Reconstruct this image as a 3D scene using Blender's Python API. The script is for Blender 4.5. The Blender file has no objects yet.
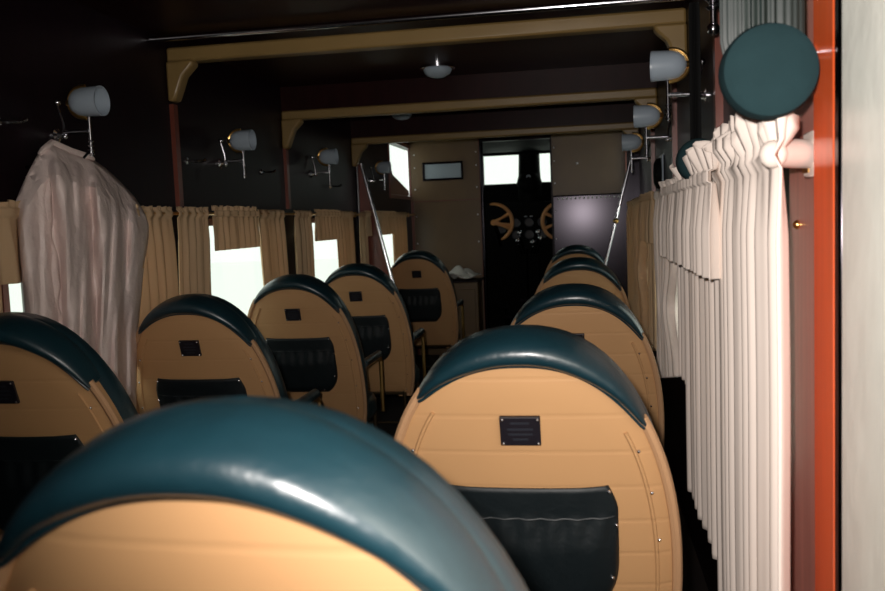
import bpy, math, random
from mathutils import Matrix, Vector
random.seed(7)
C = bpy.context.scene.collection
ZC = 1.25                      # eye height above the cabin floor; z below is measured from the eye
PI = math.pi

# ------------------------------------------------------------------ materials
def mat(name, col, rough=.5, metal=0., spec=.5, noise=None, bump=None, coat=0., trans=None, wave=None):
    m = bpy.data.materials.new(name); m.use_nodes = True
    nt = m.node_tree; n = nt.nodes; l = nt.links
    b = n['Principled BSDF']
    b.inputs['Base Color'].default_value = (*col, 1)
    b.inputs['Roughness'].default_value = rough
    b.inputs['Metallic'].default_value = metal
    b.inputs['Specular IOR Level'].default_value = spec
    b.inputs['Coat Weight'].default_value = coat
    b.inputs['Coat Roughness'].default_value = .24
    tc = n.new('ShaderNodeTexCoord')
    if noise:                  # (scale, amount, stretch xyz)
        sc, am, st = noise
        mp = n.new('ShaderNodeMapping'); mp.inputs['Scale'].default_value = st
        l.new(tc.outputs['Object'], mp.inputs['Vector'])
        t = n.new('ShaderNodeTexNoise'); t.inputs['Scale'].default_value = sc; t.inputs['Detail'].default_value = 6
        l.new(mp.outputs[0], t.inputs['Vector'])
        mx = n.new('ShaderNodeMix'); mx.data_type = 'RGBA'
        mx.inputs['A'].default_value = (*[c*(1-am) for c in col], 1)
        mx.inputs['B'].default_value = (*[min(1, c*(1+am)) for c in col], 1)
        l.new(t.outputs['Fac'], mx.inputs['Factor']); l.new(mx.outputs['Result'], b.inputs['Base Color'])
    h = None
    if bump:                   # (scale, strength, distance)
        t = n.new('ShaderNodeTexNoise'); t.inputs['Scale'].default_value = bump[0]; t.inputs['Detail'].default_value = 5
        l.new(tc.outputs['Object'], t.inputs['Vector'])
        bp = n.new('ShaderNodeBump'); bp.inputs['Strength'].default_value = bump[1]; bp.inputs['Distance'].default_value = bump[2]
        l.new(t.outputs['Fac'], bp.inputs['Height']); l.new(bp.outputs[0], b.inputs['Normal'])
    if wave:                   # seams across the panel: (scale, strength, distance)
        w = n.new('ShaderNodeTexWave'); w.bands_direction = 'Z'; w.inputs['Scale'].default_value = wave[0]
        l.new(tc.outputs['Object'], w.inputs['Vector'])
        r = n.new('ShaderNodeValToRGB'); r.color_ramp.elements[0].position = 0.; r.color_ramp.elements[1].position = .05
        l.new(w.outputs['Fac'], r.inputs['Fac'])
        t = n.new('ShaderNodeTexNoise'); t.inputs['Scale'].default_value = 9
        l.new(tc.outputs['Object'], t.inputs['Vector'])
        ad = n.new('ShaderNodeMath'); ad.operation = 'MULTIPLY_ADD'; ad.inputs[1].default_value = .8
        l.new(t.outputs['Fac'], ad.inputs[0]); l.new(r.outputs['Color'], ad.inputs[2])
        bp = n.new('ShaderNodeBump'); bp.inputs['Strength'].default_value = wave[1]; bp.inputs['Distance'].default_value = wave[2]
        l.new(ad.outputs[0], bp.inputs['Height']); l.new(bp.outputs[0], b.inputs['Normal'])
    if trans:                  # thin cloth lets some light through
        tr = n.new('ShaderNodeBsdfTranslucent'); tr.inputs['Color'].default_value = (*trans[0], 1)
        mx = n.new('ShaderNodeMixShader'); mx.inputs[0].default_value = trans[1]
        l.new(b.outputs[0], mx.inputs[1]); l.new(tr.outputs[0], mx.inputs[2])
        l.new(mx.outputs[0], n['Material Output'].inputs['Surface'])
    return m

M = dict(
    tan=mat('tan_leathercloth', (.49,.275,.125), .6, noise=(5,.05,(1,1,1)), wave=(4.6,.18,.004), spec=.3),
    tanp=mat('tan_piping', (.46,.265,.14), .55, spec=.3),
    teal=mat('teal_leather', (.004,.024,.034), .42, spec=.55, bump=(9,.6,.014), noise=(6,.3,(1,1,1)), coat=.5),
    pocket=mat('dark_green_leather', (.002,.006,.008), .55, bump=(16,.5,.008)),
    plate=mat('black_plate', (.008,.006,.01), .45),
    engr=mat('worn_plate_lines', (.02,.022,.03), .4),
    chrome=mat('chrome', (.75,.75,.8), .16, 1.),
    steel=mat('dull_steel', (.022,.020,.024), .17, 1.),
    darkmetal=mat('dark_bronze', (.06,.04,.02), .4, .8),
    rivet=mat('bright_rivet', (.8,.78,.8), .35),
    brass=mat('brass', (.75,.45,.15), .28, 1.),
    black=mat('black_lacquer', (.002,.002,.002), .75, spec=.12),
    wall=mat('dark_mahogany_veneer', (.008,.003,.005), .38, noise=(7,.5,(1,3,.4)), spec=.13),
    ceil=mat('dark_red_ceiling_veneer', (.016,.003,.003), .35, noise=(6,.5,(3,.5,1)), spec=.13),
    olive=mat('olive_brown_panel', (.12,.066,.022), .4, noise=(5,.35,(1,1,.5)), bump=(5,.15,.01)),
    beam=mat('khaki_painted_beam', (.24,.155,.055), .33, noise=(7,.15,(1,1,1))),
    mahog=mat('red_mahogany', (.15,.035,.02), .3, noise=(9,.4,(3,3,.3))),
    orange=mat('polished_orange_mahogany', (.80,.12,.03), .25, noise=(6,.25,(6,6,.4)), coat=.4),
    violet=mat('varnished_wood_rosy_sheen', (.6,.25,.2), .3, noise=(6,.4,(7,7,.35)), coat=.3),  # rosy base tone stands for the pinkish highlight on mahogany
    wheel=mat('varnished_orange_wood', (.95,.47,.17), .4),
    cream=mat('flash_paled_green_panel', (.88,.90,.80), .35, noise=(4,.14,(1,1,1)), bump=(5,.3,.02), coat=.3),  # flash glare on the panelling put into this pale colour
    floor=mat('dark_floor_lino', (.012,.008,.008), .6, noise=(6,.3,(1,1,1))),
    curtain=mat('tan_linen', (.66,.47,.29), .85, spec=.1, noise=(30,.12,(1,1,.15)), trans=((.8,.5,.22),.22)),
    ivory=mat('flash_lit_linen', (.90,.79,.71), .85, spec=.1, noise=(30,.08,(1,1,.15)), trans=((.85,.6,.4),.12)),  # same linen as the tan one, flash brightness put into its colour
    satin=mat('cream_satin', (.82,.68,.64), .42, spec=.5, noise=(8,.22,(1,1,.3)), bump=(18,.8,.016)),
    shade=mat('frosted_grey_glass', (.34,.40,.46), .35),
    velvet=mat('green_velvet', (.012,.029,.033), .9, spec=.1, noise=(11,.25,(1,1,1)), bump=(60,.4,.004)),
    greenp=mat('green_ribbed_leather', (.0015,.009,.0075), .5),
    cloth=mat('pale_cloth', (.5,.48,.45), .8, bump=(20,.4,.01)),
    ground=mat('pale_concrete_apron', (.93,.95,.92), .9, noise=(2,.05,(1,1,1))),
)
def glass_mat():
    m = bpy.data.materials.new('window_glass'); m.use_nodes = True
    nt = m.node_tree; n = nt.nodes; n.clear()
    o = n.new('ShaderNodeOutputMaterial'); t = n.new('ShaderNodeBsdfTransparent'); t.inputs[0].default_value = (.93,.97,.95,1)
    g = n.new('ShaderNodeBsdfGlossy'); g.inputs['Roughness'].default_value = .05
    mx = n.new('ShaderNodeMixShader'); 
    mx.inputs[0].default_value = .05
    nt.links.new(t.outputs[0], mx.inputs[1]); nt.links.new(g.outputs[0], mx.inputs[2])
    nt.links.new(mx.outputs[0], o.inputs[0]); return m
M['glass'] = glass_mat()

# ------------------------------------------------------------------ mesh collector
class MB:
    def __init__(s): s.v = []; s.f = []
    def box(s, a, b):
        (x0,y0,z0),(x1,y1,z1) = [tuple(map(min,a,b)), tuple(map(max,a,b))]
        k = len(s.v)
        s.v += [(x,y,z) for z in (z0,z1) for y in (y0,y1) for x in (x0,x1)]
        for q in ((0,2,3,1),(4,5,7,6),(0,1,5,4),(2,6,7,3),(0,4,6,2),(1,3,7,5)): s.f.append([k+i for i in q])
        return s
    def tube(s, pts, r, n=10, cap=True):
        pts = [Vector(p) for p in pts]; N = len(pts); k = len(s.v)
        rr = r if isinstance(r, (list,tuple)) else [r]*N
        up = None
        for i, p in enumerate(pts):
            t = (pts[min(i+1,N-1)] - pts[max(i-1,0)])
            t = t.normalized() if t.length > 1e-9 else Vector((0,0,1))
            if up is None: up = Vector((0,0,1)) if abs(t.z) < .9 else Vector((0,1,0))
            a = t.cross(up)
            if a.length < 1e-6: a = t.cross(Vector((1,0,0)))
            a.normalize(); b = a.cross(t).normalized(); up = b
            for j in range(n):
                w = 2*PI*j/n; s.v.append(tuple(p + a*math.cos(w)*rr[i] + b*math.sin(w)*rr[i]))
        for i in range(N-1):
            for j in range(n):
                s.f.append([k+i*n+j, k+i*n+(j+1)%n, k+(i+1)*n+(j+1)%n, k+(i+1)*n+j])
        if cap: s.f.append([k+j for j in range(n)][::-1]); s.f.append([k+(N-1)*n+j for j in range(n)])
        return s
    def lathe(s, org, axis, prof, n=24):       # prof: (distance along the axis, radius)
        org = Vector(org); axis = Vector(axis).normalized()
        a = axis.cross(Vector((0,0,1)) if abs(axis.z) < .9 else Vector((0,1,0))).normalized(); b = axis.cross(a)
        k = len(s.v)
        for d, r in prof:
            for j in range(n):
                w = 2*PI*j/n; s.v.append(tuple(org + axis*d + (a*math.cos(w)+b*math.sin(w))*max(r,1e-4)))
        for i in range(len(prof)-1):
            for j in range(n): s.f.append([k+i*n+j, k+i*n+(j+1)%n, k+(i+1)*n+(j+1)%n, k+(i+1)*n+j])
        return s
    def ball(s, c, r, n=10):
        return s.lathe(c, (0,0,1), [(-r*math.cos(PI*i/6), r*math.sin(PI*i/6)) for i in range(7)], n)
    def grid(s, fn, nu, nv, closed=False):
        k = len(s.v)
        for j in range(nv+1):
            for i in range(nu+1): s.v.append(tuple(fn(i/nu, j/nv)))
        for j in range(nv):
            for i in range(nu):
                a = k+j*(nu+1)+i; s.f.append([a, a+1, a+nu+2, a+nu+1])
        return s
    def prism(s, poly, a, b):                  # polygon points as functions of a third coordinate: poly -> list of pairs of 3D points
        k = len(s.v); n = len(poly)
        s.v += [tuple(a(*p)) for p in poly] + [tuple(b(*p)) for p in poly]
        s.f.append([k+i for i in range(n)]); s.f.append([k+n+i for i in range(n)][::-1])
        for i in range(n): s.f.append([k+i, k+n+i, k+n+(i+1)%n, k+(i+1)%n])
        return s
    def build(s, name, m, parent=None, smooth=True, bevel=0., solid=0., recentre=True, sub=0):
        me = bpy.data.meshes.new(name)
        off = Vector((0,0,0))
        if parent is None and recentre:
            xs, ys, zs = zip(*s.v)
            off = Vector(((min(xs)+max(xs))/2, (min(ys)+max(ys))/2, min(zs)))
        me.from_pydata([tuple(Vector(p)-off) for p in s.v], [], s.f)
        import bmesh
        bm = bmesh.new(); bm.from_mesh(me)
        if not solid: bmesh.ops.recalc_face_normals(bm, faces=bm.faces[:])
        bm.to_mesh(me); bm.free()
        me.materials.append(M[m])
        if smooth:
            for p in me.polygons: p.use_smooth = True
            me.set_sharp_from_angle(angle=math.radians(42))
        o = bpy.data.objects.new(name, me); C.objects.link(o); o.location = off
        if parent is not None: o.parent = parent
        if solid:
            d = o.modifiers.new('thickness','SOLIDIFY'); d.thickness = solid; d.offset = 0
        if bevel:
            d = o.modifiers.new('bevel','BEVEL'); d.width = bevel; d.segments = 2; d.limit_method = 'ANGLE'
        if sub:
            d = o.modifiers.new('sub','SUBSURF'); d.levels = sub; d.render_levels = sub
        return o

def tag(o, label, cat, group=None):
    o['label'] = label; o['category'] = cat
    if group: o['group'] = group
    return o
def thing(name, loc, label, cat, group=None):
    o = bpy.data.objects.new(name, None); C.objects.link(o); o.location = loc; o.empty_display_size = .1
    return tag(o, label, cat, group)
def struct(o): o['kind'] = 'structure'; return o
def copy_tree(o, parent=None):
    c = o.copy(); C.objects.link(c)
    if parent is not None: c.parent = parent
    for ch in [x for x in o.children]: copy_tree(ch, c)
    return c

XL, XR, ZF, ZT = -1.60, .37, -1.25, .75
YB, YN, YC = 7.9, -.7, 9.75       # cabin bulkhead, rear wall, cockpit nose

# ------------------------------------------------------------------ shell
def wall_holes(mb, x0, x1, ya, yb, za, zb, holes):
    ys = sorted({ya, yb, *[h[0] for h in holes], *[h[1] for h in holes]})
    zs = sorted({za, zb, *[h[2] for h in holes], *[h[3] for h in holes]})
    for i in range(len(ys)-1):
        for j in range(len(zs)-1):
            cy = (ys[i]+ys[i+1])/2; cz = (zs[j]+zs[j+1])/2
            if any(h[0] < cy < h[1] and h[2] < cz < h[3] for h in holes): continue
            mb.box((x0, ys[i], zs[j]), (x1, ys[i+1], zs[j+1]))
    return mb
LW = [(2.16,3.12,-.55,.02), (3.40,4.38,-.55,.02), (4.68,5.80,-.55,.02), (6.15,7.60,-.55,.02)]
RW = [(1.80,2.45,-.55,.02), (2.75,3.62,-.55,.02), (3.9,4.95,-.55,.02), (5.2,6.5,-.55,.02)]
LU = (7.05, 8.15, .24, .68); LC = (8.35, 9.2, .02, .5); RU = (7.0, 7.8, .30, .66)
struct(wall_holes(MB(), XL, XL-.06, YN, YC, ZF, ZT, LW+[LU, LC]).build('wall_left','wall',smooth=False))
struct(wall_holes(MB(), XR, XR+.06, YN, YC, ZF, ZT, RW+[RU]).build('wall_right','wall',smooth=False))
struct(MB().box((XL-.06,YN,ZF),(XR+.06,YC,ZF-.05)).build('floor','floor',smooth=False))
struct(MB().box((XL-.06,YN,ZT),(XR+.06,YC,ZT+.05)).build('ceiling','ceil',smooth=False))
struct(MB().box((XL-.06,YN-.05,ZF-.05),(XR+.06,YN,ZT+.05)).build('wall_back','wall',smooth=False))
struct(MB().box((-60,-60,-3.2),(60,80,-3.25)).build('ground','ground',smooth=False))

def window(n, x, side, h, pane_mat='glass'):
    y0,y1,z0,z1 = h
    mb = MB(); t = .03
    xa, xb = x - side*.0, x - side*.06
    e = side*.008
    te = t if y1 < 7.89 else .004
    for a, b in (((y0-t,z0-t),(y1+te,z0)), ((y0-t,z1),(y1+te,z1+t)), ((y0-t,z0),(y0,z1)), ((y1,z0),(y1+te,z1))):
        mb.box((x, a[0], a[1]), (x+side*.012, b[0], b[1]))
    o = struct(mb.build('window_%d' % n, 'mahog', bevel=.003, smooth=False))
    off = o.location
    p = MB().box((x-side*.03-off.x, y0-off.y, z0-off.z), (x-side*.034-off.x, y1-off.y, z1-off.z)).build('pane', 'glass', o, smooth=False)
    return o
k = 1
for h in LW+[LU]: window(k, XL, 1, h if h[1] < 8 else (h[0], 7.895, h[2], h[3])); k += 1
window(k, XL+.014, 1, LC); k += 1  # unseen cockpit side window, added for daylight on the steering wheel
for h in RW+[RU]: window(k, XR, -1, h); k += 1
# slanting mahogany filler in the lower corner of the high window by the bulkhead
struct(MB().prism([(7.05,.245),(7.86,.245),(7.84,.29),(7.19,.41),(7.10,.52),(7.07,.66),(7.05,.66)],
    lambda y,z: (XL-.002,y,z), lambda y,z: (XL-.028,y,z)).build('trim_1','mahog',smooth=False))

# ------------------------------------------------------------------ front bulkhead
D0, D1, DT = -.935, -.285, .735
mb = MB()
mb.box((XL,YB,ZF),(D0,YB+.04,ZT)); mb.box((D1,YB,.19),(XR,YB+.04,ZT)); mb.box((D0,YB,DT),(D1,YB+.04,ZT))
wf = struct(mb.build('wall_front','olive',smooth=False))
mb = MB()
mb.box((XL+.01,YB-.008,.185),(D0-.02,YB,.192)); mb.box((XL+.005,YB-.012,ZF),(XL+.03,YB,.19)); mb.box((D0-.015,YB-.01,ZF),(D0,YB,ZT))
struct(mb.build('trim_2','mahog',smooth=False))
# bare metal lower panel right of the cockpit doorway, with its row of rivets
mp = tag(MB().box((D1,YB-.012,ZF),(XR-.002,YB+.02,.18)).build('metal_panel','steel',smooth=False,bevel=.004),
    'grey bare metal lower bulkhead panel right of the cockpit doorway', 'panel')
rm = MB()
for i in range(15):
    rm = MB().lathe((D1+.05+i*.038, YB-.012, .158), (0,-1,0), [(0,.011),(.004,.010),(.008,.005),(.009,0)], 10)
    rm.build('rivet','rivet',mp).location = -mp.location
def kid(mb, name, m, root, **kw):      # child whose vertices were given in scene coordinates
    o = mb.build(name, m, root, **kw)
    o.location = -root.location
    return o

for z in (.62,.5,.3,.05,-.2,-.5):
    for x in (D1+.02, XL+.05, D0-.04): kid(MB().ball((x, YB-.002 if z > .18 or x < D0 else YB-.013, z), .007),'screw','rivet',wf)
kid(MB().ball((-.06,YB-.002,.47),.010),'screw','rivet',wf)  # no real screw: pale dot modelled for the flash reflection on the panel
# doorway posts
post = MB(); post.tube([(D0+.012,YB-.03,ZF),(D0+.012,YB-.03,DT)], .018, 14)
tag(post.build('grab_pole','steel'), 'slim dull metal upright along the left edge of the cockpit doorway', 'pole')
struct(MB().box((D1-.015,YB-.02,ZF),(D1,YB+.05,DT)).box((D0,YB-.01,DT-.03),(D1,YB+.05,DT)).build('door_1','wall',smooth=False))
# framed slot on the left bulkhead panel
v = thing('wall_vent', (-1.285,YB,.36), 'small metal framed dark slot high on the left bulkhead panel', 'vent')
w_, h_ = .19, .085
fr = MB()
for a,b in (((-w_,-.02,0),(w_,0,.02)),((-w_,-.02,.15),(w_,0,.17)),((-w_,-.02,.02),(-w_+.02,0,.15)),((w_-.02,-.02,.02),(w_,0,.15))): fr.box(a,b)
fr.build('frame','steel',v,bevel=.004,smooth=False)
MB().box((-w_+.02,-.008,.02),(w_-.02,0,.15)).build('slot','shade',v,smooth=False)
v.location.z = .375

# ------------------------------------------------------------------ roof frames (spar covers) with corner gussets
def frame(n, y, ztop, th, m='beam'):
    mb = MB()
    mb.box((XL,y,ztop-th),(XR,y+.07,ztop))
    for sx, X in ((1,XL),(-1,XR)):
        mb.prism([(0,0),(.115,0),(.112,-.02),(.07,-.06),(.045,-.12),(.03,-.155),(0,-.155)],
            lambda a,b,sx=sx,X=X: (X+sx*a, y-.012, ztop-th+b+.004), lambda a,b,sx=sx,X=X: (X+sx*a, y+.05, ztop-th+b+.004))
    o = struct(mb.build('trim_%d' % n, m, bevel=.012))
    return o
frame(3, 3.21, .718, .058); frame(4, 4.49, .624, .05); frame(5, 5.89, .604, .048)
# dark headers over the lower two frames
struct(MB().box((XL,4.50,.624),(XR,4.55,ZT)).build('trim_6','ceil',smooth=False))
struct(MB().box((XL,5.90,.604),(XR,5.95,ZT)).build('trim_7','ceil',smooth=False))
# polished moulding across the ceiling in front of the first frame
mo = MB().tube([(XL+.005,3.08,.722),(XR-.005,3.08,.722)], .011, 12)
tag(mo.build('ceiling_rail','chrome'), 'thin polished metal rail running across the ceiling before the first khaki frame', 'rail')
# thin reddish posts below the frames
k = 8
for y in (3.21, 4.49):
    struct(MB().box((XL,y,.10),(XL+.018,y+.035,.50)).build('trim_%d'%k,'mahog',smooth=False)); k += 1
for y in (2.42, 3.58, 4.7):
    struct(MB().box((XR,y,.10),(XR-.02,y+.035,.62)).build('trim_%d'%k,'mahog',smooth=False)); k += 1

# near right: polished wood frame and panel paled for flash glare
struct(MB().box((XR,1.25,ZF),(XR-.035,1.365,ZT)).build('trim_%d'%k,'orange',bevel=.008)); k += 1
struct(MB().box((XR,1.37,ZF),(XR-.012,1.62,ZT)).build('trim_%d'%k,'violet',bevel=.004)); k += 1
struct(MB().box((XR,1.225,ZF),(XR-.036,1.249,ZT)).build('trim_%d'%k,'steel',bevel=.004)); k += 1
struct(MB().box((XR,-.3,ZF),(XR-.034,1.222,ZT)).build('trim_%d'%k,'cream',bevel=.004)); k += 1
bt = MB().ball((XR-.014,1.55,-.03),.008)
tag(bt.build('brass_screw','brass'), 'tiny round screw on the rosy sheened wood beside the near ivory curtain', 'screw')

# ------------------------------------------------------------------ partitions with slanting metal edges
p = thing('partition_panel', (-1.5,6.0,ZF), 'dark red mahogany half partition with slanting chrome edge on the left', 'partition')
def pk(mb, name, m, **kw): return kid(mb, name, m, p, **kw)
dx = lambda z: -1.556 + (.43-z)*.224
pk(MB().prism([(XL+.002,.43),(-1.556,.43),(dx(-1.0),-1.0),(XL+.002,-1.0)], lambda x,z:(x,5.98,z), lambda x,z:(x,6.01,z)), 'panel','mahog',smooth=False)
pk(MB().tube([(-1.556,5.975,.43),(dx(-1.0),5.975,-1.0)], .014, 10),'edge_rail','chrome')
pk(MB().tube([(XL+.012,5.97,.43),(-1.556,5.97,.43)], .010, 8),'top_rail','chrome')
pk(MB().tube([(XL+.012,5.97,.43),(XL+.012,5.97,-.2)], .012, 8),'side_rail','chrome')
pk(MB().box((dx(-1)-.12,5.96,ZF),(dx(-1)+.02,6.02,-1.0)).box((XL+.002,5.98,ZF),(dx(-1)-.12,6.01,-1.0)),'foot','black',smooth=False)
p = thing('partition_panel', (.3,6.0,ZF), 'grey metal half partition with thin slanting bright edge on the right', 'partition')
dx2 = lambda z: .338 - (.47-z)*.262
pk(MB().prism([(XR-.002,.47),(.338,.47),(dx2(-1.0),-1.0),(XR-.002,-1.0)], lambda x,z:(x,5.98,z), lambda x,z:(x,6.01,z)), 'panel','steel',smooth=False)
pk(MB().tube([(.338,5.975,.47),(dx2(-1.0),5.975,-1.0)], .010, 10),'edge_rail','chrome')
pk(MB().ball((dx2(-.045),5.965,-.045),.02),'edge_joint','brass')
pk(MB().box((dx2(-1)-.02,5.96,ZF),(XR-.002,6.02,-1.0)),'foot','black',smooth=False)

# ------------------------------------------------------------------ seats
def make_seat(label, a_deg=18., raise_=0., group='round backed passenger seats'):
    A = math.radians(a_deg); sa, ca = math.sin(A), math.cos(A)
    L = .84; z0 = 1.03 + raise_ - L*ca; y0 = L*sa
    def P(u, s, n):                      # u across, s down from the top, n rearward
        v = L - s
        return (u, y0 - v*sa - n*ca, z0 + v*ca - n*sa)
    a, b, sc = .268, .50, .515
    e = 2.3
    def ell(phi, da=0.):                 # phi from the top
        cu, cv = math.sin(phi), math.cos(phi)
        u = (a+da)*math.copysign(abs(cu)**(2/e), cu); v = (b+da)*math.copysign(abs(cv)**(2/e), cv)
        return u, min(sc - v, .79)
    nr = lambda rho: .018*(1-rho**2)
    r = thing('passenger_seat', (0,0,0), label, 'seat', group)
    # rear shell
    mb = MB(); N = 72; R = 10
    k = len(mb.v)
    for i in range(R+1):
        rho = i/R
        for j in range(N):
            u, s = ell(2*PI*j/N)
            mb.v.append(P(u*rho, sc+(s-sc)*rho, nr(rho) - (.010 if i == R else 0)))
    for i in range(R):
        for j in range(N): mb.f.append([i*N+j, i*N+(j+1)%N, (i+1)*N+(j+1)%N, (i+1)*N+j])
    kk = len(mb.v)
    for j in range(N):
        u, s = ell(2*PI*j/N, -.004); mb.v.append(P(u, s, -.04))
    for j in range(N): mb.f.append([R*N+j, R*N+(j+1)%N, kk+(j+1)%N, kk+j])
    mb.f.append([kk+j for j in range(N)])
    shell = mb.build('back_shell','tan',r)
    # rolled edge and inset welt
    for sg in (1,-1):
        MB().tube([P(*ell(sg*(PI*(.262 if sg > 0 else .205)+PI*(.54 if sg > 0 else .60)*t/30)), -.006) for t in range(31)], .0095, 8).build('edge_piping','tanp',r)
    for sg in (1,-1):
        mb = MB(); mb.tube([P(*(lambda q:(q[0], q[1]))(ell(sg*(PI*(.26 if sg > 0 else .215)+PI*.50*t/30), -.036)), nr(.87)+.001) for t in range(31)], .0038, 6)
        mb.build('seam_welt','tan',r)
    for sg in (1,-1):
        for t in range(7):
            u, s = ell(sg*(PI*.30+PI*.42*t/6), -.030); q = P(u, s, nr(.89)+.001)
            MB().ball(q, .0036, 8).build('rivet','chrome',shell)
    # leather head roll: a crescent swept over the top
    mb = MB(); n1, n2 = 56, 20; pl_, pr_ = math.radians(39), math.radians(49)
    for i in range(n1+1):
        ph = -pl_ + (pl_+pr_)*i/n1
        g = max(0., math.cos(PI/2*ph/(pr_ if ph > 0 else pl_)))**.7
        u, s = ell(ph, .0)
        cu, cs = u, s - sc
        ln = math.hypot(cu, cs); du, ds = cu/ln, cs/ln
        rin, rout = -(.004+.031*g), .005+.008*g
        nf, nb = -.045-.025*g, .006+.027*g
        for j in range(n2):
            w = 2*PI*j/n2
            cw, sw = math.cos(w), math.sin(w)
            rad = (rin+rout)/2 + (rout-rin)/2*math.copysign(abs(cw)**.8, cw)
            nn = (nf+nb)/2 + (nb-nf)/2*math.copysign(abs(sw)**.8, sw)
            wob = .0018*math.sin(9*ph+1.3)*g
            mb.v.append(P(cu+du*(rad+wob), sc+cs+ds*(rad+wob), nn))
    for i in range(n1):
        for j in range(n2): mb.f.append([i*n2+j, i*n2+(j+1)%n2, (i+1)*n2+(j+1)%n2, (i+1)*n2+j])
    mb.f.append(list(range(n2))[::-1]); mb.f.append([n1*n2+j for j in range(n2)])
    hr = mb.build('head_roll','teal',r)
    mb = MB(); pts = []
    for i in range(n1+1):
        ph = -pl_ + (pl_+pr_)*i/n1; g = max(0., math.cos(PI/2*ph/(pr_ if ph > 0 else pl_)))**.7
        u, s = ell(ph); cu, cs = u, s-sc; ln = math.hypot(cu, cs); rin = -(.004+.031*g)
        pts.append(P(cu+cu/ln*rin, sc+cs+cs/ln*rin, nr(.9)+.004))
    mb.tube(pts, .0028, 6); mb.build('piping','teal',hr)
    # front cushion
    mb = MB()
    rings = [(.985,-.035),(1.0,-.055),(.99,-.09),(.93,-.115),(.75,-.13),(.4,-.135),(.0,-.136)]
    for q,(rho,nn) in enumerate(rings):
        for j in range(N):
            u, s = ell(2*PI*j/N, .002); mb.v.append(P(u*rho, sc+(s-sc)*rho, nn))
    for i in range(len(rings)-1):
        for j in range(N): mb.f.append([i*N+j, i*N+(j+1)%N, (i+1)*N+(j+1)%N, (i+1)*N+j])
    mb.f.append(list(range(N)))
    mb.build('back_cushion','teal',r)
    # name plate
    def pbox(m_, u0, u1, s0, s1, n0, n1):
        k = len(m_.v)
        m_.v += [P(u,s,n) for n in (n0,n1) for s in (s0,s1) for u in (u0,u1)]
        for q in ((0,2,3,1),(4,5,7,6),(0,1,5,4),(2,6,7,3),(0,4,6,2),(1,3,7,5)): m_.f.append([k+i for i in q])
    mb = MB(); pbox(mb, -.037,.033,.142,.199,.012,.0195); pl = mb.build('name_plate','plate',r,smooth=False,bevel=.0015)
    for u in (-.032,.028):
        for s in (.147,.194): MB().ball(P(u,s,.020), .0028, 8).build('plate_screw','chrome',pl)
    for s, hw in ((.152,.016),(.164,.022),(.174,.021),(.184,.013)):
        mb = MB(); pbox(mb, -.002-hw,-.002+hw, s, s+.004,.019,.0199); mb.build('plate_marking','engr',pl,smooth=False)
    # map pocket
    u0, u1, s0, s1 = -.162, .162, .285, .56
    def pk_(x, y):
        s = s0+(s1-s0)*y
        q = max(0., (y-.0)); wdt = 1 - .10*(max(0,.18-y)/.18)**1.5*1.0
        if y > .5: wdt = math.sqrt(max(0., 1-((y-.5)/.5)**3.2*.55))
        u = (u0+u1)/2 + (u1-u0)/2*(2*x-1)*wdt
        edge = min(x,1-x,1.4*(1-y))*6; ed = min(1, max(0, edge))**.5
        bul = .020*ed*(.35+.65*min(1,max(0,(y-.2)*4)))
        fold = .003*math.sin(x*47+4*math.sin(y*3))*math.exp(-((y-.3)/.16)**2) if y > .22 else 0
        rho = min(1, math.hypot(u/a, (s-sc)/b))
        return P(u, s, nr(rho)+.002+bul+fold)
    mb = MB().grid(pk_, 48, 24); pkt = mb.build('seat_pocket','pocket',r,solid=.003)
    MB().tube([Vector(pk_(.02+.96*q_/24,.23))+Vector((0,-.002,0)) for q_ in range(25)], .0022, 6).build('pocket_seam','pocket',pkt)
    for (x,y) in ((.985,.04),(.99,.3),(.97,.7),(.86,.93),(.015,.04),(.01,.3),(.03,.7),(.14,.93)):
        q = pk_(x,y); MB().ball((q[0], q[1]-.003, q[2]), .0038, 8).build('pocket_stud','chrome',pkt)
    # seat pan, arms and legs
    zs = .42 + raise_
    mb = MB()
    def pan(x, y):
        th = 2*PI*x
        rx = .235*math.copysign(abs(math.cos(th))**.6, math.cos(th)); ry = .225*math.copysign(abs(math.sin(th))**.6, math.sin(th))
        prof = [(0,0),(.9,0),(1,.03),(1,.08),(.93,.11),(.5,.125),(0,.13)]
        t = y*6; i = min(5,int(t)); fr_ = t-i
        rr = prof[i][0]*(1-fr_)+prof[i+1][0]*fr_; zz = prof[i][1]*(1-fr_)+prof[i+1][1]*fr_
        return (rx*rr, y0+.19+ry*rr, zs-.13+zz)
    mb.grid(pan, 40, 12); mb.build('seat_cushion','teal',r)
    for sx in (-1,1):
        mb = MB(); x = sx*.25
        mb.tube([(x,y0-.04,zs+.02),(x,y0-.05,zs+.14),(x,y0+.0,zs+.165),(x,y0+.30,zs+.165),(x,y0+.34,zs+.14),(x,y0+.34,zs-.12)], .011, 8)
        arm = mb.build('armrest','brass',r)
        MB().tube([(x,y0+.0,zs+.18),(x,y0+.30,zs+.18)], .02, 10).build('arm_pad','teal',arm)
    for sx in (-1,1):
        for yy in (y0-.02, y0+.36):
            MB().tube([(sx*.20,yy,0),(sx*.20,yy,zs-.12)], .012, 8).build('leg','darkmetal',r)
    mb = MB()
    mb.tube([(-.20,y0-.02,zs-.13),(.20,y0-.02,zs-.13)],.011,8); mb.tube([(-.20,y0+.36,zs-.13),(.20,y0+.36,zs-.13)],.011,8)
    mb.tube([(-.20,y0-.02,.12),(.20,y0-.02,.12)],.008,8)
    for sx in (-1,1): mb.tube([(sx*.20,y0-.02,zs-.13),(sx*.20,y0+.36,zs-.13)],.011,8); mb.tube([(sx*.20,y0-.02,zs-.13),(sx*.235,y0+.03,zs+.06)],.011,8)
    mb.build('seat_frame','darkmetal',r)
    return r
proto = make_seat('tan backed seat right of centre with its black plate and dark pocket in clear view')
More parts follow.
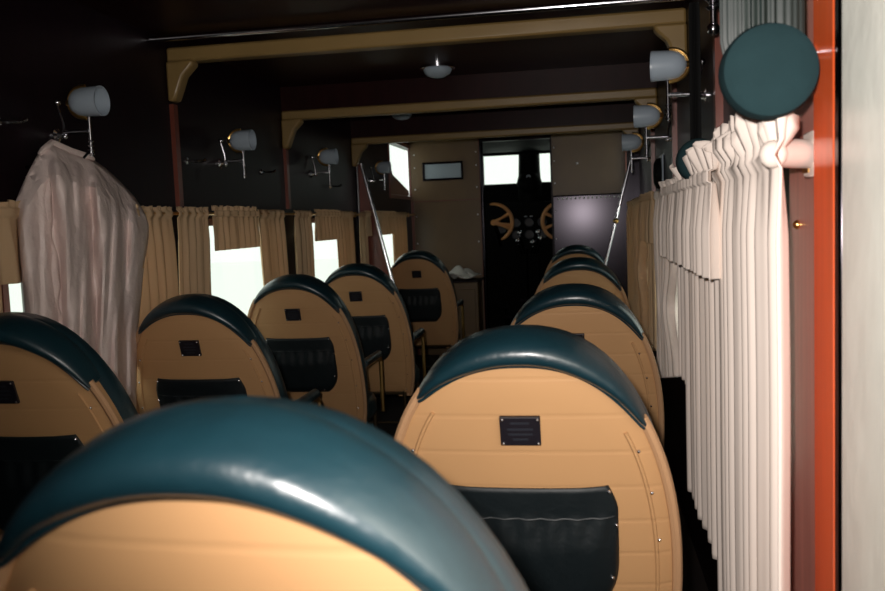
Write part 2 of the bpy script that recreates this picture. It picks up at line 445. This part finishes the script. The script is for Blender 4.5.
seats = [  # x, y of the top, label
    (-.118,1.42,'large tan seat back right of centre, black plate and dark pocket in clear view'),
    (-.045,2.62,'tan seat directly beyond the large right-hand seat, only upper crescent and right flank showing'),
    (-.040,4.35,'third seat forward in the right-hand row, small tan crescent under a navy top'),
    (-.070,6.25,'farthest seat of the right-hand row, below the grey metal bulkhead panel'),
    (-1.315,1.70,'tan seat cut by the left picture edge, standing before the satin garment'),
    (-1.305,2.62,'left row tan seat whose back stands just right of the hanging satin garment'),
    (-1.29,3.60,'left row tan seat below the widest bright window, large dark pocket fully visible'),
    (-1.235,4.46,'left row tan seat next behind the farthest one, half overlapped by a nearer seat'),
    (-1.25,6.25,'farthest dim seat of the left row, beside the crumpled pale cloth'),
]
for i, (x, y, lb) in enumerate(seats):
    o = proto if i == 0 else copy_tree(proto)
    o.location = (x, y, -1.25+(.022 if i == 0 else .04 if i == 4 else 0.)); o['label'] = lb
s0 = make_seat('nearest seat at bottom left, its wide glossy teal head roll filling the foreground', 13., .086)
s0.location = (-.275,.545,-1.25); s0.rotation_euler.z = math.radians(-3)

# ------------------------------------------------------------------ curtains
def curtain(name, m, side, x, y0, y1, ztop, zbot, folds, label, group, rod=.07, tie=None, amp=.020, hem_tilt=0., ruff=1., flare=1., pull=0., cat='curtain'):
    ph = random.random()*6; ph2 = random.random()*6
    nu = max(32, int(folds*16)); nv = 64
    zr = rod
    def fn(t, w):
        z = ztop + (zbot + hem_tilt*(t-.5) - ztop)*w
        zrel = z - zr
        warp = t + .018*math.sin(7*t+ph) + .010*math.sin(17*t+ph2)
        f = math.sin(2*PI*folds*warp + ph) ; f2 = math.sin(2*PI*folds*2.3*warp + ph2)
        if zrel > .012:  k_ = min(1, (zrel-.012)/.05); A_ = amp*(.45+.7*k_*ruff)*(.6*f+.7*f2); lift = .010*ruff*k_*math.sin(2*PI*folds*1.4*t+ph2)
        elif zrel > -.012: A_ = .006*f + .008; lift = 0
        else:
            g = min(1, (-zrel-.012)/.10); A_ = amp*(.35+.65*g)*(.85*f+.35*f2*(1-.5*g)) ; lift = 0
        wy = 1.
        if tie is not None:
            d = (z-tie)/.11
            pinch = math.exp(-d*d)
            low = 1/(1+math.exp(-(z-tie)/.03))
            wy = 1 - .5*pinch
            A_ *= 1+.4*pinch
            if z < tie: wy *= flare
        yc = (y0+y1)/2 + pull*max(0,min(1,-zrel/.5))*(y1-y0)
        yy = yc + (y0+(y1-y0)*t-(y0+y1)/2)*wy + .004*math.sin(9*z+ph)
        return (x + side*(A_), yy, z+lift)
    o = MB().grid(fn, nu, nv).build(name, m, solid=.0025)
    o.data.set_sharp_from_angle(angle=PI)
    return tag(o, label, cat, group)
gl, gv, gr, grv = 'tan curtains on the left wall', 'short valances over the left windows', 'ivory curtains on the right wall', 'short valances over the right windows'
xl = XL+.06
L_ = lambda *a, **k: curtain('window_curtain','curtain',1,xl,*a,group=gl,amp=.015,**k)
V_ = lambda *a, **k: curtain('valance','curtain',1,xl+.03,*a,group=gv,cat='valance',amp=.015,**k)
L_(1.78,2.04,.095,-.58,4,label='tan curtain at the extreme left edge, left of the hanging satin garment')
V_(2.02,2.74,.10,-.12,9,label='tan valance mostly hidden behind the hanging satin garment')
L_(2.75,3.06,.095,-.58,4.2,label='tan curtain emerging just right of the hanging satin garment')
L_(3.09,3.37,.095,-.58,4.6,label='tan curtain bordering the widest bright window on its left', pull=-.12)
V_(3.34,3.83,.10,-.085,7,label='tan valance with straight hem over the widest bright window')
L_(3.90,4.26,.09,-.58,4,label='tan curtain on the right of the widest bright window', pull=.12)
L_(4.44,4.72,.09,-.58,4,label='tan curtain on the left of the middle bright window')
V_(4.70,5.20,.095,-.085,7,label='tan valance over the middle bright window')
L_(5.24,5.63,.09,-.58,4.5,label='tan curtain between the middle bright window and the mahogany partition', pull=.06)
V_(5.86,6.82,.095,-.085,9,label='tan valance over the small bright window beyond the mahogany partition')
L_(6.84,7.39,.09,-.58,5,label='tan curtain meeting the front bulkhead, farthest on the left wall')
L_(5.82,6.34,.088,-.58,5,label='tan curtain on the near side of the small bright window beyond the partition')
def rod(x, y0, y1, z, side, label):
    o = MB().tube([(x,y0,z),(x,y1,z)], .006, 8).build('curtain_rod','brass')
    tag(o, label, 'curtain rod')
    for y in (y0+.01, y1-.01):
        mb = MB(); mb.tube([(x,y,z),(x-side*.06,y,z)], .008, 8); mb.box((x-side*.05,y-.018,z-.018),(x-side*.058,y+.018,z+.018))
        kid(mb, 'bracket','brass',o)
    return o
rod(xl,1.8,5.9,.07,1,'thin curtain rod along the left wall up to the mahogany partition')
rod(xl,6.05,7.75,.07,1,'thin curtain rod on the left wall beyond the mahogany partition')

xr = XR-.08
R_ = lambda *a, **k: curtain('window_curtain',*a,group=gr,**k)
W_ = lambda *a, **k: curtain('valance',*a,group=grv,cat='valance',**k)
R_('ivory',-1,xr-.012,1.29,1.90,.150,-1.05,9,label='nearest ivory curtain, brilliantly lit and running off the bottom of the picture',amp=.013,ruff=2.0)
W_('ivory',-1,xr-.035,1.80,2.36,.130,-.14,8,label='ivory valance with a dark edged hem beside the nearest curtain',amp=.018,ruff=1.6)
R_('ivory',-1,xr,1.84,2.50,.10,-.80,8,label='pink tinged ivory curtain hanging below the near valance, hem just above frame bottom',amp=.02,hem_tilt=0.)
W_('ivory',-1,xr-.02,2.56,3.08,.10,-.15,6,label='ivory valance over the second window from the right foreground',ruff=1.5)
R_('ivory',-1,xr,2.90,3.62,.085,-.60,7,label='ivory curtain tied with a knot, second window on the right wall',tie=-.34,amp=.022,pull=-.10,hem_tilt=-.14)
R_('ivory',-1,xr,2.54,2.72,.09,-.50,3,label='narrow ivory curtain between the first two windows on the right wall')
W_('curtain',-1,xr-.012,3.70,4.40,.09,-.13,7,label='tan valance over the third window on the right wall',ruff=1.3)  # same cloth from here on, darker tone stands for the flash falling off
R_('curtain',-1,xr,3.68,3.95,.085,-.58,3,label='narrow tan curtain at the near side of the third right window')
R_('curtain',-1,xr,4.25,4.95,.085,-.66,5,label='tan curtain tied with a knot at the third right window',tie=-.30,amp=.028,pull=-.1)
R_('curtain',-1,xr,5.02,5.35,.085,-.62,3,label='tan curtain at the near side of the farthest right window')
R_('curtain',-1,xr,5.4,5.9,.08,-.62,5,label='farthest tan curtain on the right wall, beside the grey partition')
rod(xr,1.42,5.92,.07,-1,'thin curtain rod along the right wall')
bk = MB(); bk.box((XR-.012,1.385,.045),(XR-.028,1.45,.115)); bk.tube([(XR-.02,1.42,.08),(XR-.06,1.375,.08),(XR-.095,1.335,.078)],[.022,.022,.018],14); bk.ball((XR-.097,1.332,.078),.021,14)  # white colour and extra bulk carry the flash glare
tag(bk.build('rod_bracket','ivory',bevel=.003), 'rod end bracket at the top of the nearest curtain, flash glare put into its white', 'bracket')

# ------------------------------------------------------------------ wall lamps
def make_lamp(side):
    r = thing('wall_lamp', (0,0,0), 'wall lamp', 'lamp', 'wall lamps')
    X = lambda a: side*a
    MB().lathe((0,0,-.095),(side,0,0),[(0,.0),(0,.022),(.006,.022),(.012,.012),(.03,.008),(.03,0)],16).build('wall_plate','chrome',r)
    mb = MB(); mb.tube([(X(.03),0,-.10),(X(.028),0,-.06),(X(.015),0,-.01),(X(.012),0,.0)], .0045, 8); mb.ball((X(.014),0,.004),.011); mb.ball((X(.03),0,-.10),.010)
    mb.build('bracket_rod','chrome',r)
    MB().tube([(X(.03),0,-.088),(X(.115),0,-.088)], .0075, 10).build('arm','chrome',r)
    mb = MB(); mb.tube([(X(.115),0,-.045),(X(.115),0,-.165)], .006, 10)
    for q in range(4): mb.lathe((X(.115),0,-.115-q*.013),(0,0,-1),[(0,.006),(.004,.0105),(.008,.006)],12)
    mb.build('stem','chrome',r)
    # shade opens away from the wall
    MB().lathe((X(.058),0,0),(side,0,0),[(0,0),(.002,.014),(.010,.028),(.025,.039),(.045,.0435),(.105,.0455),(.105,.043),(.045,.040),(.02,.033),(.006,.01)],28).build('lamp_shade','shade',r)
    pts = []
    for q in range(17):
        w = math.radians(80 + 175*q/16)
        pts.append((X(.101+.049*math.cos(w)), 0, .0475*math.sin(w)))
    pts.append((X(.112),0,-.05))
    MB().tube(pts, .006, 8).build('brass_yoke','brass',r)
    MB().lathe((X(.058),0,0),(side,0,0),[(-.012,0),(-.012,.009),(.002,.013),(.004,0)],14).build('shade_cap','brass',r)
    return r
lp = make_lamp(1)
lamps = [(2.45,.405,'left wall lamp directly above the hanging satin garment'),
         (3.65,.390,'left wall lamp second from the picture edge, between the first two khaki roof frames'),
         (4.95,.405,'left wall lamp third along, just before the mahogany partition'),
         (6.37,.42,'farthest left wall lamp, set against the white upper window')]
for i,(y,z,lb) in enumerate(lamps):
    o = lp if i == 0 else copy_tree(lp)
    o.location = (XL,y,z); o['label'] = lb
rp = make_lamp(-1)
for i,(y,z,lb) in enumerate([(2.72,.44,'nearest right wall lamp, grey shade under the end of the first khaki frame'),
         (3.66,.395,'second wall lamp along the right wall'), (4.82,.385,'farthest and smallest wall lamp on the right')]):
    o = rp if i == 0 else copy_tree(rp)
    o.location = (XR,y,z); o['label'] = lb

# coat hooks
def make_hook():
    r = thing('coat_hook', (0,0,0), 'hook', 'hook', 'small chrome coat hooks on the left wall')
    MB().lathe((0,0,0),(1,0,0),[(0,0),(0,.016),(.005,.015),(.008,0)],14).build('base_plate','chrome',r)
    MB().tube([(.004,0,0),(.03,.01,-.002),(.05,.035,.0),(.055,.05,.008)], [.006,.006,.006,.008], 8).build('hook_arm','chrome',r)
    return r
hk = make_hook()
for i,(y,z,lb) in enumerate([(2.18,.325,'small chrome coat hook at the extreme left, above the curtain top'),
      (3.33,.285,'small chrome coat hook left of the second wall lamp'), (4.15,.283,'small chrome coat hook right of the second wall lamp'),
      (5.34,.25,'small chrome coat hook right of the third wall lamp')]):
    o = hk if i == 0 else copy_tree(hk)
    o.location = (XL,y,z); o['label'] = lb

# ------------------------------------------------------------------ hanging satin garment
top = [(2.04,.10),(2.10,.18),(2.15,.235),(2.21,.270),(2.30,.252),(2.40,.240),(2.48,.212),(2.56,.172),(2.64,.125),(2.70,.07),(2.72,.03)]
def ztop_(y):
    for (a_,b_),(c_,d_) in zip(top, top[1:]):
        if a_ <= y <= c_: return b_+(d_-b_)*(y-a_)/(c_-a_)
    return top[0][1] if y < top[0][0] else top[-1][1]
def robe(t, w):
    ya = 2.04; yb = 2.72
    y_top = ya + (yb-ya)*t
    zt = ztop_(y_top); zb = -.60
    z = zt + (zb-zt)*w
    # sides draw in a little under the sleeve on the right and hang straight on the left
    left = 2.035; right = 2.715 - .11*min(1,max(0,(.03-z)/.35)) - .05*max(0,min(1,(-.3-z)/.3))
    k_ = min(1, max(0, (zt-z)/.12))
    yl = ya+(left-ya)*k_; yr = yb+(right-yb)*k_
    y = yl+(yr-yl)*t
    tt = t+.10*z*(t-.35)
    fold = .024*math.sin(2*PI*3.3*tt+1.6*math.sin(3*z)+.6) + .011*math.sin(2*PI*7.2*tt+4*z) + .0035*math.sin(2*PI*13*tt-9*z) + .003*math.sin(26*z+9*t)
    body = math.sin(PI*min(1,max(0,t)))**.45
    depth = .045 + .085*body*min(1,(zt-z)/.10+.05)
    x = XL+.03+depth+fold*k_*body
    return (x, y*(-x/1.46), z)
def robe_back(t, w):
    x, y, z = robe(t, w); return (XL+.012+.0*x, y, z)
mb = MB(); nu, nv = 72, 44
mb.grid(robe, nu, nv)
o = mb.build('satin_garment','satin',solid=.004)
tag(o, 'creased cream satin garment hanging from the left wall under the nearest lamp', 'garment')
col = MB(); col.tube([Vector(robe(.16+.03*i,0))+Vector((.004,0,.002)) for i in range(14)], [.005]+[.010]*12+[.004], 8)
kid(col, 'collar','satin',o)
sl = MB()
def sleeve(t, w):
    th = 2*PI*t; z = .17 - .46*w; r_ = (.045-.010*w)*min(1,.15+w*6)**.5
    return (XL+.10+.030*math.cos(th)+.006*math.sin(14*w+3*th), 2.20+.02*w+ r_*math.sin(th)+.004*math.sin(30*w), z)
sl.grid(sleeve, 20, 26); kid(sl,'sleeve','satin',o,solid=.003)
hp = MB().tube([(XL+.115,2.45,.285),(XL+.115,2.45,.262),(XL+.10,2.43,.235)],.004,8).tube([(XL+.04,2.24,.20),(XL+.05,2.43,.205),(XL+.04,2.62,.12)],.006,8)
tag(hp.build('clothes_hanger','steel'), 'hanger inside the cream satin garment, hooked below the nearest lamp', 'hanger')

# ------------------------------------------------------------------ green round headrests on the right wall
def bolster(x, y, z, r, label, roll='greenp', rw=.84):
    t = thing('round_bolster', (x,y,z-r), label, 'bolster', 'green bolsters on the right wall')
    mb = MB().lathe((0,0,r),(0,-1,0),[(-.012,0),(-.012,r*.9),(-.006,r*.98),(0,r),(.02,r),(.032,r*.95),(.038,r*.8),(.040,r*.4),(.040,0)],40)
    mb.build('round_pad','velvet',t)
    def cyl(u, w):   # hanging fluted roll
        th = 2*PI*u; rr = r*rw + .0035*math.sin(26*th)
        prof = [(.0,.75),(.10,1.),(.9,1.),(1.,.8)]
        k_ = 1. if .08 < w < .92 else .9
        return (rr*k_*math.cos(th), .03+.5*rr*k_*math.sin(th), r*1.35 + w*.36)
    MB().grid(cyl, 156, 12).build('ribbed_roll',roll,t)
    MB().tube([(0,.03,r*1.5),(XR-x-.005,.06,r*1.5)], .012, 10).build('bracket','chrome',t)
    return t
bolster(.258,1.30,.190,.066,'big dark green round padded disc above the nearest ivory curtain')
bolster(.270,2.16,.120,.052,'smaller dark green round pad deeper along the right wall, before the reddish post', 'black', .2)
# ribbed chrome rod near the ceiling
mb = MB().tube([(.315,2.20,.70),(.315,2.20,.44)], .008, 10)
for q in range(7): mb.lathe((.315,2.20,.60-q*.018),(0,0,-1),[(0,.009),(.006,.018),(.013,.009)],14)
mb.ball((.315,2.20,.435),.016); mb.tube([(.315,2.20,.50),(XR,2.22,.50)],.010,8)
tag(mb.build('ribbed_chrome_rod','chrome'), 'short ribbed chrome rod hanging near the ceiling left of the big green disc', 'rod')
# pale backed dark oval modelled for a window reflection
t = thing('oval_reflection', (XR,4.25,.10), 'window reflection modelled as a dark oval with bright rim, right wall just above the curtains', 'reflection')
MB().box((-.004,-.09,0),(-.012,.09,.17)).build('pale_outline','shade',t,smooth=False,bevel=.004)
MB().lathe((-.012,0,.085),(-1,0,0),[(0,.075),(.02,.07),(.03,.05),(.034,0)],24).build('dark_oval','black',t)

# ------------------------------------------------------------------ ceiling lights
for (x,y,lb) in ((-.69,4.2,'small unlit dome light on the ceiling between the first two khaki frames'),
                 (-1.21,5.80,'glinting dome light on the ceiling between the second and third khaki frames')):
    t = thing('ceiling_light', (x,y,ZT-.06), lb, 'ceiling light', 'dome lights on the ceiling')
    MB().lathe((0,0,.06),(0,0,-1),[(0,.0),(0,.085),(.012,.085),(.016,.07),(.016,0)],28).build('rim','chrome',t)
    MB().lathe((0,0,.044),(0,0,-1),[(0,.07),(.02,.062),(.036,.035),(.042,0)],28).build('dome','shade',t)

# ------------------------------------------------------------------ cabinet and cloth at the bulkhead
cb = thing('small_cabinet', (-1.10,7.68,ZF), 'small dim cabinet against the bulkhead beside the cockpit doorway', 'cabinet')
MB().box((-.145,-.14,0),(.145,.19,.70)).build('body','olive',cb,smooth=False,bevel=.006)
MB().box((-.16,-.16,.70),(.16,.20,.72)).build('top','wall',cb,smooth=False,bevel=.004)
MB().box((-.12,-.15,.08),(.12,-.14,.64)).build('door','olive',cb,smooth=False,bevel=.004)
def crump(u, w):
    x = -1.12+.30*(u-.5)*(1-.12*math.sin(5*w)); y = 7.66+.26*(w-.5)
    z = -.53+.035+.065*abs(math.sin(7*u+4*w))*math.sin(PI*u)*math.sin(PI*w)**.5+.03*math.sin(11*w+6*u)*math.sin(PI*u)
    if u > .9: z -= .0
    return (x, y, max(z, -.526))
tag(MB().grid(crump, 40, 30).build('crumpled_cloth','cloth',solid=.006), 'crumpled pale cloth lying on the small cabinet by the bulkhead', 'cloth')

# ------------------------------------------------------------------ cockpit
struct(wall_holes(MB(), 0, 0, 0, 0, 0, 0, []).box((XL,YC,ZF),(XR,YC+.05,.39)).box((XL,YC,.71),(XR,YC+.05,.75)).box((XL,YC,.39),(-1.12,YC+.05,.71))
    .box((-.72,YC,.39),(-.49,YC+.05,.71)).box((.05,YC,.39),(XR,YC+.05,.71)).build('wall_windscreen','black',smooth=False))
for k2,(a_,b_) in enumerate(((-1.12,-.72),(-.49,.05))):
    mb = MB()
    for q,r_ in (((a_-.015,.375),(b_+.015,.39)),((a_-.015,.71),(b_+.015,.725)),((a_-.015,.39),(a_,.71)),((b_,.39),(b_+.015,.71))): mb.box((q[0],YC-.012,q[1]),(r_[0],YC,r_[1]))
    o = struct(mb.build('window_%d'%(20+k2),'black',smooth=False))
    kid(MB().box((a_,YC+.02,.39),(b_,YC+.024,.71)),'pane','glass',o,smooth=False)
# roof light slits of the cockpit
cp = MB().tube([(-.60,YC-.10,ZF),(-.60,YC-.10,.30),(-.60,YC-.12,.70)], [.13,.13,.11], 14); cp.ball((-.60,YC-.16,.38),.14,16)
ob = cp.build('centre_pillar','black'); tag(ob, 'black rounded pillar between the two windscreen panes', 'pillar')
kid(MB().lathe((-.60,YC-.27,.44),(0,-1,0),[(0,.0),(0,.028),(.01,.026),(.012,0)],16),'compass_face','shade',ob)
ip = thing('instrument_panel', (-.6,9.35,-.45), 'black cockpit instrument panel with round dials below the windscreen', 'instrument panel')
MB().box((-.995,0,-.80),(.965,.08,.62)).build('panel','black',ip,smooth=False,bevel=.01)
for (x,z) in ((-.14,.40),(.0,.40),(.14,.40),(-.14,.27),(.0,.27),(.14,.27),(-.30,.34),(.30,.34)):
    g = MB().lathe((x,-.0,z),(0,-1,0),[(0,.05),(.012,.052),(.016,.048),(.012,.042)],22).build('dial_ring','engr',ip)
    MB().lathe((x,0,z),(0,-1,0),[(0,0),(0,.043),(.008,.043),(.008,0)],20).build('dial_face','plate',g)
gm = MB().box((-.05,-.02,.46),(-.02,0,.47)); gm.box((.01,-.02,.46),(.04,0,.47)); gm.build('placard','shade',ip,smooth=False)
def yoke(x, y, z, a0, a1, label, spokes):
    t = thing('steering_wheel', (x,y,z), label, 'steering wheel', 'wooden cockpit steering wheels')
    R = .185
    pts = [(R*math.sin(math.radians(a_)), 0, R*math.cos(math.radians(a_))) for a_ in range(a0, a1+1, 8)]
    n_ = len(pts)
    MB().tube(pts, [.008+.012*math.sin(PI*i/(n_-1))**.35 for i in range(n_)], 10).build('rim','wheel',t)
    for s_ in spokes:
        c_, d_ = math.sin(math.radians(s_)), math.cos(math.radians(s_))
        MB().tube([(0,.0,0),(R*.5*c_,0,R*.5*d_),(R*c_,0,R*d_)], [.022,.012,.02], 10).build('spoke','wheel',t)
    MB().lathe((0,.02,0),(0,-1,0),[(0,0),(0,.03),(.03,.03),(.035,0)],16).build('hub','wheel',t)
    MB().tube([(0,.02,0),(0,.35,-.1),(0,.62,-.25)], .02, 10).build('column','black',t)
    return t
yoke(-.905,8.6,-.035,-10,165,'orange wooden steering wheel seen at the left side of the cockpit doorway',(62,112,100))
yoke(-.235,8.6,-.045,-165,10,'orange wooden steering wheel cut off by the right edge of the doorway',(-62,-112))
struct(MB().box((XL,YB+.045,ZT-.012),(XR,YC,ZT-.001)).build('trim_30','black',smooth=False))  # black lining added so the cockpit stays in shade
struct(wall_holes(MB(), XL+.001, XL+.014, YB+.045, YC, ZF, ZT-.013, [LC]).build('trim_31','black',smooth=False))
struct(MB().box((XR-.001,YB+.045,ZF),(XR-.014,YC,ZT-.013)).build('trim_32','black',smooth=False))
# throttle levers, pedals
q = thing('throttle_quadrant', (-.57,8.75,-.75), 'cluster of bright throttle levers between the steering wheels', 'throttle')
MB().box((-.10,-.05,-.50),(.10,.10,.38)).build('pedestal','black',q,smooth=False,bevel=.01)
for i,(x,z,dxx) in enumerate(((-.12,.52,.03),(-.07,.60,-.03),(.03,.50,.02),(.08,.60,.04),(.12,.54,.0))):
    lv = MB().tube([(x*.6,0,.38),(x+dxx*.5,-.03,z-.04)], .008, 8).build('lever','steel',q)
    MB().ball((x+dxx*.5,-.04,z),.028,12).build('knob','chrome',lv)
for i,(x,z) in enumerate(((-.80,-.86),(-.78,-.96),(-.60,-.80))):
    o = MB().box((x-.055,8.35,z-.018),(x+.055,8.38,z+.018)).tube([(x,8.38,z),(x+.0,8.45,z-.04),(x,8.5,ZF)],.012,8).build('rudder_pedal','steel',bevel=.004)
    tag(o, ('upper bright rudder pedal low in the doorway','lower bright rudder pedal low in the doorway','dim rudder pedal nearest the throttle levers')[i],'pedal','rudder pedals in the cockpit')
tag(MB().tube([(-.585,8.5,-1.2),(-.575,8.5,-.3)],.010,8).build('control_stick','steel'),'thin upright control rod in the middle of the cockpit doorway','rod')

# ------------------------------------------------------------------ light
w = bpy.data.worlds.new('sky'); bpy.context.scene.world = w; w.use_nodes = True
bg = w.node_tree.nodes['Background']; bg.inputs[0].default_value = (.97,1.,.93,1); bg.inputs[1].default_value = 1.3
fl = bpy.data.lights.new('camera_flash','SPOT'); fl.energy = 152; fl.shadow_soft_size = .018
fl.color = (1.,.93,.88); fl.spot_size = math.radians(130); fl.spot_blend = 1.
fo = bpy.data.objects.new('camera_flash', fl); C.objects.link(fo)
fo.location = (-.045,-.04,.065)
fo.rotation_euler = Vector((.34,1.,.20)).to_track_quat('-Z','Y').to_euler()

# raise everything so that the floor is at zero
for o in list(C.objects):
    if o.parent is None: o.location.z += ZC

# ------------------------------------------------------------------ camera
cam = bpy.data.cameras.new('camera'); co = bpy.data.objects.new('camera', cam); C.objects.link(co)
cam.sensor_width = 36; cam.lens = 860/885*36; cam.clip_start = .02; cam.clip_end = 200
Wm = Matrix(((0.986,0.026,0.166),(0.163,0.092,-0.982),(-0.040,0.995,0.086)))
X_ = Vector((Wm[0][0],Wm[1][0],Wm[2][0])).normalized(); Zc = Vector((Wm[0][2],Wm[1][2],Wm[2][2])).normalized()
X_ = (X_ - Zc*X_.dot(Zc)).normalized(); Y_ = Zc.cross(X_)
co.matrix_world = Matrix(((X_.x,Y_.x,Zc.x,0),(X_.y,Y_.y,Zc.y,0),(X_.z,Y_.z,Zc.z,ZC),(0,0,0,1)))
cam.dof.use_dof = True; cam.dof.focus_distance = 2.6; cam.dof.aperture_fstop = 6.3
sc = bpy.context.scene; sc.camera = co
vs = sc.view_settings; vs.view_transform = 'Standard'; vs.look = 'None'; vs.gamma = 1; vs.use_curve_mapping = False; vs.exposure = 0
